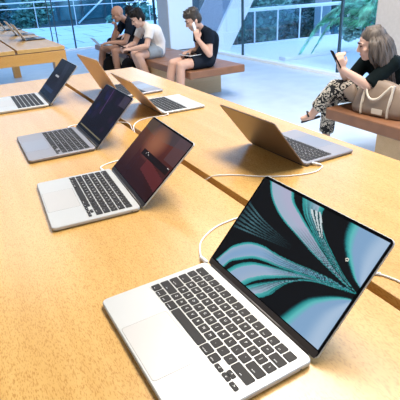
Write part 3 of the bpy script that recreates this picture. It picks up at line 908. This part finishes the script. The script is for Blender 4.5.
def backpack(label, loc, rz, h):
    t = thing('backpack', label, 'bag', loc, rz)
    obj('body', loft_bag([(0, .13, .09, .6), (.02, .155, .11, .6), (h * .5, .16, .115, .65), (h * .85, .13, .09, .8), (h * .97, .08, .05, .9), (h, .03, .02, 1)]), M['bag'], t, smooth=True)
    obj('pocket', loft_bag([(.03, .10, .03, .6), (.05, .115, .04, .6), (h * .4, .11, .04, .7), (h * .5, .09, .025, .8)]), M['bag'], t, smooth=True, loc=(0, -.09, 0))
    bm = bmesh.new(); tube(bm, spline([(-.04, 0, h - .02), (-.03, 0, h + .03), (.03, 0, h + .03), (.04, 0, h - .02)], 5), .008, 8); obj('handle', bm, M['bag'], t, smooth=True)
    bm = bmesh.new(); slab(bm, -.014, .014, -.010, .010, 0, .003, .004, 0, 3)
    l = obj('label_patch', bm, M['white_pl'], t); l.location = (.03, -.129, h * .3); l.rotation_euler = (R(90), 0, 0)
backpack('black backpack on the floor below the bald person', (1.72, 6.96, 0), R(4), .41)
backpack('black backpack on the floor at the feet of the person in white', (1.84, 6.46, 0), R(-80), .42)

# ------------------------------------------------------------------ room
GX, FY = 4.67, 11.95
struct('floor', bx(-9, GX + .15, -7, FY + .15, -.2, 0), M['floor'])
struct('ceiling', bx(-9, GX + .15, -7, FY + .15, 4.6, 4.8), M['ceil'])
struct('wall_left', bx(-9.2, -9, -7, FY + .15, 0, 4.6), M['plaster'])
struct('wall_back', bx(-9, GX + .15, -7.2, -7, 0, 4.6), M['plaster'])
struct('trim_1', bx(GX - .06, GX + .10, -7, FY, 0, .045), M['sill'])
struct('trim_2', bx(-9, GX - .06, FY - .02, FY + .10, 0, .035), M['sill'])
def bay(i, x0, x1, y0, y1, mull):
    """one pane with its mullion at the given corner"""
    bm = bx(x0, x1, y0, y1, .045, 4.6)
    o = struct('window_%d' % i, bm, M['glass'])
    mx, my, mw = mull
    obj('mullion', bx(mx - mw, mx + mw, my - mw, my + mw, .0, 4.6), M['mullion'], o)
ys = [-7, -3.1, -.45, 2.2, 4.87, 7.54, 10.2, FY]
for i in range(len(ys) - 1):
    bay(i + 1, GX + .012, GX + .03, ys[i] + .02, ys[i + 1] - .02, (GX + .02, ys[i + 1], .018))
xs = [-8.3, -5.6, -2.95, -.31, 1.80, 1.92, 2.365, GX]
for i in range(len(xs) - 1):
    bay(i + 8, xs[i] + .02, xs[i + 1] - .02, FY + .012, FY + .03, (xs[i + 1], FY + .02, .018 if i < 3 or i > 4 else .012))
struct('wall_pier', bx(3.97, 4.58, 9.53, 10.12, 0, 4.6, bev=.02), M['stone'])
struct('wall_pier_lit_face', bx(3.985, 4.60, 9.49, 9.528, .03, 4.6), M['sill'])  # the pier's daylit face, its brightness put in as a white sheet
struct('wall_pier_right', bx(4.0, 4.58, 2.55, 3.66, 0, 4.6, bev=.06, seg=4), M['stone'])

# ------------------------------------------------------------------ outside
def prism(pts, z0, z1):
    bm = bmesh.new(); a = [bm.verts.new((x, y, z0)) for x, y in pts]; b = [bm.verts.new((x, y, z1)) for x, y in pts]; n = len(pts)
    bm.faces.new(a[::-1]); bm.faces.new(b)
    for k in range(n): bm.faces.new((a[k], a[(k + 1) % n], b[(k + 1) % n], b[k]))
    return bm
struct('ground_terrace', prism([(-12, FY + .15), (5.0, FY + .15), (9.1, 19.4), (-7.5, 24.2), (-12, 24.2)], -.2, -.004), M['paving'])
struct('ground_side', prism([(GX + .15, -7), (9.6, -7), (9.6, 8.85), (5.3, 9.3), (5.55, 11.0), (5.0, FY + .15), (GX + .15, FY + .15)], -.2, -.004), M['ledge'])
struct('ground_lower', bx(-45, 60, -30, 75, -4.2, -4.0), M['lower'])
def rotz(p, c, a): 
    q = V(p) - V(c); return V((c[0] + q.x * math.cos(a) - q.y * math.sin(a), c[1] + q.x * math.sin(a) + q.y * math.cos(a), p[2]))
def balustrade(label, a, b, n, h, low):
    a, b = V((*a, 0)), V((*b, 0)); L = (b - a).length; t = thing('balustrade', label, 'balustrade', a, math.atan2(b.y - a.y, b.x - a.x))
    obj('top_rail', bx(0, L, -.03, .03, h - .05, h, bev=.01), M['rail'], t)
    obj('lower_rail', bx(0, L, -.02, .02, low - .03, low, bev=.005), M['rail'], t)
    obj('kerb', bx(0, L, -.10, .10, -.15, .015), M['ledge'], t)
    for i in range(n + 1): obj('post', bx(L * i / n - .014, L * i / n + .014, -.014, .014, .015, h - .05), M['rail'], t)
    for i in range(n): obj('glass_panel', bx(L * i / n + .03, L * (i + 1) / n - .03, -.006, .006, .10, low - .04), M['rail_glass'], t)
    return t
balustrade('glass balustrade with a pale rail along the far terrace edge', (-8.0, 24.0), (9.3, 19.2), 11, 1.07, .84)
balustrade('glass balustrade beyond the side window by the slanted column', (5.42, 9.15), (9.3, 8.78), 6, .82, .77)
struct('trim_3', bx(5.0, 9.5, 6.55, 6.75, -.004, .06, bev=.01), M['ledge'])

# slanted column outside: lit and shaded faces coloured as two separate leaning beams
def beam_bm(a, b, w, dep):
    a, b = V(a), V(b); d = (b - a).normalized(); q = V((-.45, -.88, 0)); Y = (q - d * q.dot(d)).normalized(); X = d.cross(Y)
    bm = bmesh.new(); rs = [[bm.verts.new(p + X * w * i + Y * dep * j) for i, j in ((-1, -1), (1, -1), (1, 1), (-1, 1))] for p in (a, b)]
    for k in range(4): bm.faces.new((rs[0][k], rs[0][(k + 1) % 4], rs[1][(k + 1) % 4], rs[1][k]))
    bm.faces.new(rs[0][::-1]); bm.faces.new(rs[1]); bmesh.ops.recalc_face_normals(bm, faces=bm.faces)
    return bm
def lean(a, b, z0, z1):
    a, b = V(a), V(b); f = lambda z: a + (b - a) * ((z - a.z) / (b.z - a.z)); return f(z0), f(z1)
sc_ = obj('slanted_column', beam_bm(*lean((4.96, 9.0, -.06), (5.646, 9.0, 1.018), -.1, 4.6), .215, .2), M['beam_lit'])
tag(sc_, 'lit face of the slanted column, coloured white, outside the glass behind the person phoning', 'column')
sc_ = obj('slanted_column', beam_bm(*lean((5.159, 10.6, -.182), (5.949, 10.6, .996), -.1, 4.6), .30, .2), M['beam'])
tag(sc_, 'shaded face of the slanted column, coloured grey-blue, just left of its lit face', 'column')
st = obj('slanted_strut', beam_bm((5.1, 22.2, 0), (10.6, 21.6, 4.2), .035, .035), M['rail'])
tag(st, 'thin pale slanted strut above the far terrace rail', 'strut')

def leaves(bm, c, rad, n, size, r, squash=1.0):
    for i in range(n):
        d = V((r.gauss(0, 1), r.gauss(0, 1), r.gauss(0, 1))).normalized() * (r.random() ** .4)
        p = V(c) + V((d.x * rad, d.y * rad, d.z * rad * squash))
        u = V((r.gauss(0, 1), r.gauss(0, 1), r.gauss(0, .6))).normalized(); w = u.cross(V((r.gauss(0, 1), r.gauss(0, 1), r.gauss(0, 1)))).normalized()
        L = size * r.uniform(.6, 1.4)
        vs = [bm.verts.new(p + q) for q in (-u * L, w * L * .45, u * L, -w * L * .45)]
        bm.faces.new(vs)
def tree(label, x, y, z0, h, rad, n, size, m, seed, group=None):
    t = thing('tree', label, 'tree', (x, y, z0), 0, group); r = random.Random(seed)
    bm = bmesh.new(); tube(bm, [(0, 0, 0), (.05, .03, h * .4), (0, .06, h * .8)], [.14, .11, .05], 8); obj('trunk', bm, M['bark'], t, smooth=True)
    bm = bmesh.new()
    for k in range(9):
        leaves(bm, (r.uniform(-.6, .6) * rad, r.uniform(-.6, .6) * rad, h * (.30 + .7 * r.random())), rad * r.uniform(.4, .7), n // 9, size, r, .9)
    obj('crown', bm, M[m], t)
# beyond the side balustrade
tree('dark teal tree just right of the slanted column beyond the side rail', 8.2, 13.2, -4, 4.9, 1.1, 3600, .11, 'leaf_dark', 1)
tree('mid-green tree beyond the side rail, between the dark trees', 10.2, 15.0, -4, 5.6, 1.3, 3600, .12, 'leaf_mid', 2)
tree('dark tree beyond the side rail nearest the palm', 11.4, 12.6, -4, 5.6, 1.2, 3600, .12, 'leaf_dark', 3)
tree('tall teal tree far beyond the side rail', 10.6, 16.8, -4, 6.2, 1.5, 3000, .15, 'leaf_mid', 4)
# beyond the far terrace
for i, (lab, x, y, h, m) in enumerate((('dark tree behind the far terrace rail, at the picture corner', 1.6, 29, 5.2, 'leaf_dark'),
                                       ('mid-green tree behind the far terrace rail above the laptop table', 4.4, 30, 5.4, 'leaf_mid'),
                                       ('dark tree behind the far terrace rail left of the bald person', 9.9, 27, 5.2, 'leaf_dark'),
                                       ('dark palm-green tree behind the head of the bald person', 8.6, 24.5, 5.9, 'leaf_mid'))):
    tree(lab, x, y, -4, h, 1.3, 2400, .16, m, 20 + i)
# bush by the glass and the palm
def bush(label, x, y, h, rad, n, m, seed):
    t = thing('bush', label, 'bush', (x, y, 0)); r = random.Random(seed)
    bm = bmesh.new()
    for k in range(7): tube(bm, [(0, 0, 0), (r.uniform(-.2, .2), r.uniform(-.2, .2), h * .5), (r.uniform(-.5, .5), r.uniform(-.4, .4), h)], [.02, .014, .006], 6)
    obj('stems', bm, M['bark'], t)
    bm = bmesh.new()
    for k in range(10): leaves(bm, (r.uniform(-.6, .6) * rad, r.uniform(-.6, .6) * rad, h * r.uniform(.15, 1)), rad * .45, n // 10, .06, r, 1.0)
    obj('foliage', bm, M[m], t)
bush('pale mint-green bush outside the glass behind the woman', 6.7, 6.25, 1.9, .50, 4200, 'leaf_pale', 5)
bush('taller pale green bush standing behind the palm and the first bush', 7.9, 6.7, 2.1, .55, 3800, 'leaf_pale', 6)
palm = thing('palm', 'palm with arching mint-green fronds outside the glass', 'palm', (5.95, 5.25, 0))
bm = bmesh.new(); tube(bm, [(0, 0, 0), (.02, 0, .3), (0, .02, .62)], [.07, .055, .05], 10); obj('trunk', bm, M['bark'], palm, smooth=True)
r = random.Random(8)
fr = [((-.55, 1.45), .10, -.62), ((-.40, 1.25), .34, -.18), ((-.62, .95), .16, -.45), ((-.5, 1.0), .42, -.05), ((-.2, 1.1), .50, .12), ((.15, 1.25), .62, .10), ((-.5, .45), .75, .35), ((.5, .7), .7, .2), ((.7, -.2), .6, 0),
      ((.2, -.7), .75, .1), ((-.3, -.55), .6, .1), ((-.55, -.1), .55, .1), ((.3, .3), 1.0, .6), ((0, -.25), 1.0, .7)]
for (dx, dy), lift, drop in fr:
    bm = bmesh.new()
    pts = spline([(0, 0, .60), (dx * .3, dy * .3, .60 + lift * .62), (dx * .68, dy * .68, .60 + lift * .72), (dx, dy, .60 + drop)], 12)
    tube(bm, pts, [.010 * (1 - .8 * i / len(pts)) for i in range(len(pts))], 5)
    for i in range(5, len(pts) - 1):
        for k in range(2):
            p = pts[i].lerp(pts[i + 1], k / 2); d = (pts[i + 1] - pts[i]).normalized()
            f = i / len(pts); L = .19 * math.sin(PI * min(1, .12 + f * .86)) + .03
            lt = d.cross(ZA).normalized()
            for sgn in (-1, 1):
                q = (lt * sgn * .8 + d * .75 + V((0, 0, r.uniform(-.55, -.05)))).normalized()
                w = q.cross(d).normalized().cross(q) * .014
                mid = p + q * L * .5 + V((0, 0, .01)); e = p + q * L - V((0, 0, L * .18))
                vs = [bm.verts.new(x) for x in (p - w * .4, mid - w, e, mid + w, p + w * .4)]
                bm.faces.new(vs)
    obj('frond', bm, M['frond'], palm)

# buildings beyond
def building(label, x0, x1, y0, y1, z1, m, cols, rows, axis, face, pm):
    t = thing('street_building', label, 'building', ((x0 + x1) / 2, (y0 + y1) / 2, -4)); cx, cy = t.location.x, t.location.y
    obj('wall', bx(x0 - cx, x1 - cx, y0 - cy, y1 - cy, 0, z1 + 4), M[m], t)
    r = random.Random(int(abs(x0) * 7))
    for i in range(cols):
        for j in range(rows):
            W = (x1 - x0) / cols; Hh = 2.2
            a = x0 - cx + W * i + .12; zb = 4.0 - 3.4 + j * 2.6
            w = obj('window', bx(a, a + W - .24, y0 - cy - .06, y0 - cy + .02, zb, zb + Hh), M[pm], t)
    return t
building('blue glass-fronted building behind the far terrace on the left', -6, 14, 40, 48, 9, 'facade', 10, 4, 0, 0, 'pane_blue')
building('slate glass-fronted building behind the trees past the side rail', 14.5, 30, 22, 30, 9, 'facade', 7, 4, 0, 0, 'pane_blue')
cl = thing('column', 'grey square column standing past the side rail near the palm', 'column', (10.0, 11.0, -4), R(45))
obj('shaft', bx(-.24, .24, -.24, .24, 0, 8.6, bev=.02), M['facade_pale'], cl); obj('collar', bx(-.28, .28, -.28, .28, 3.6, 3.8, bev=.02), M['facade_pale'], cl)
building('unseen tall dark block added to keep sky out of the screen reflections', -40, -6.5, 41, 50, 26, 'facade', 8, 4, 0, 0, 'pane_blue')  # out of view, added to block bright sky from the laptop screens

# ------------------------------------------------------------------ light
def area(name, loc, sx, sy, power, col, rot=(0, 0, 0)):
    l = bpy.data.lights.new(name, 'AREA'); l.shape = 'RECTANGLE'; l.size = sx; l.size_y = sy; l.energy = power; l.color = col
    o = bpy.data.objects.new(name, l); COL.objects.link(o); o.location = loc; o.rotation_euler = rot
    return o
area('ceiling_lamp', (1.4, 1.2, 4.5), 1.4, 3.2, 250, (1, .93, .84))
area('ceiling_lamp', (2.4, 3.5, 4.5), 1.4, 5.0, 90, (1, .95, .88))
area('ceiling_lamp', (-.2, 7.5, 4.5), 1.4, 3.5, 45, (1, .95, .88))
area('ceiling_lamp', (-4.5, -2.5, 4.5), 2.0, 5.0, 90, (1, .93, .84))
w = bpy.data.worlds.new('daylight'); scene.world = w; w.use_nodes = True
nt = w.node_tree; bg = nt.nodes['Background']
tc = nt.nodes.new('ShaderNodeTexCoord'); sp = nt.nodes.new('ShaderNodeSeparateXYZ'); rp = nt.nodes.new('ShaderNodeValToRGB')
rp.color_ramp.elements[0].position = .0; rp.color_ramp.elements[0].color = (.55, .76, 1.0, 1)
rp.color_ramp.elements[1].position = .6; rp.color_ramp.elements[1].color = (.34, .60, 1.0, 1)
nt.links.new(tc.outputs['Generated'], sp.inputs[0]); nt.links.new(sp.outputs['Z'], rp.inputs[0]); nt.links.new(rp.outputs[0], bg.inputs[0])
bg.inputs[1].default_value = 2.3

# ------------------------------------------------------------------ camera
cam = bpy.data.cameras.new('camera'); co = bpy.data.objects.new('camera', cam); COL.objects.link(co)
rx, ux, fx = V((.8766, -.4787, -.0489)), V((.2498, .3660, .8964)), V((.4112, .7981, -.4405))
fx.normalize(); rx = (rx - fx * rx.dot(fx)).normalized(); ux = rx.cross(fx)
mt = Matrix((rx, ux, -fx)).transposed().to_4x4(); mt.translation = V((-.5577, -.3672, 1.4031))
co.matrix_world = mt
cam.sensor_width = 36; cam.lens = 440.12 / 400 * 36; cam.clip_start = .02; cam.clip_end = 300
scene.camera = co
vs = scene.view_settings
vs.view_transform = 'Standard'; vs.look = 'None'; vs.gamma = 1.0; vs.exposure = 0.5; vs.use_curve_mapping = False
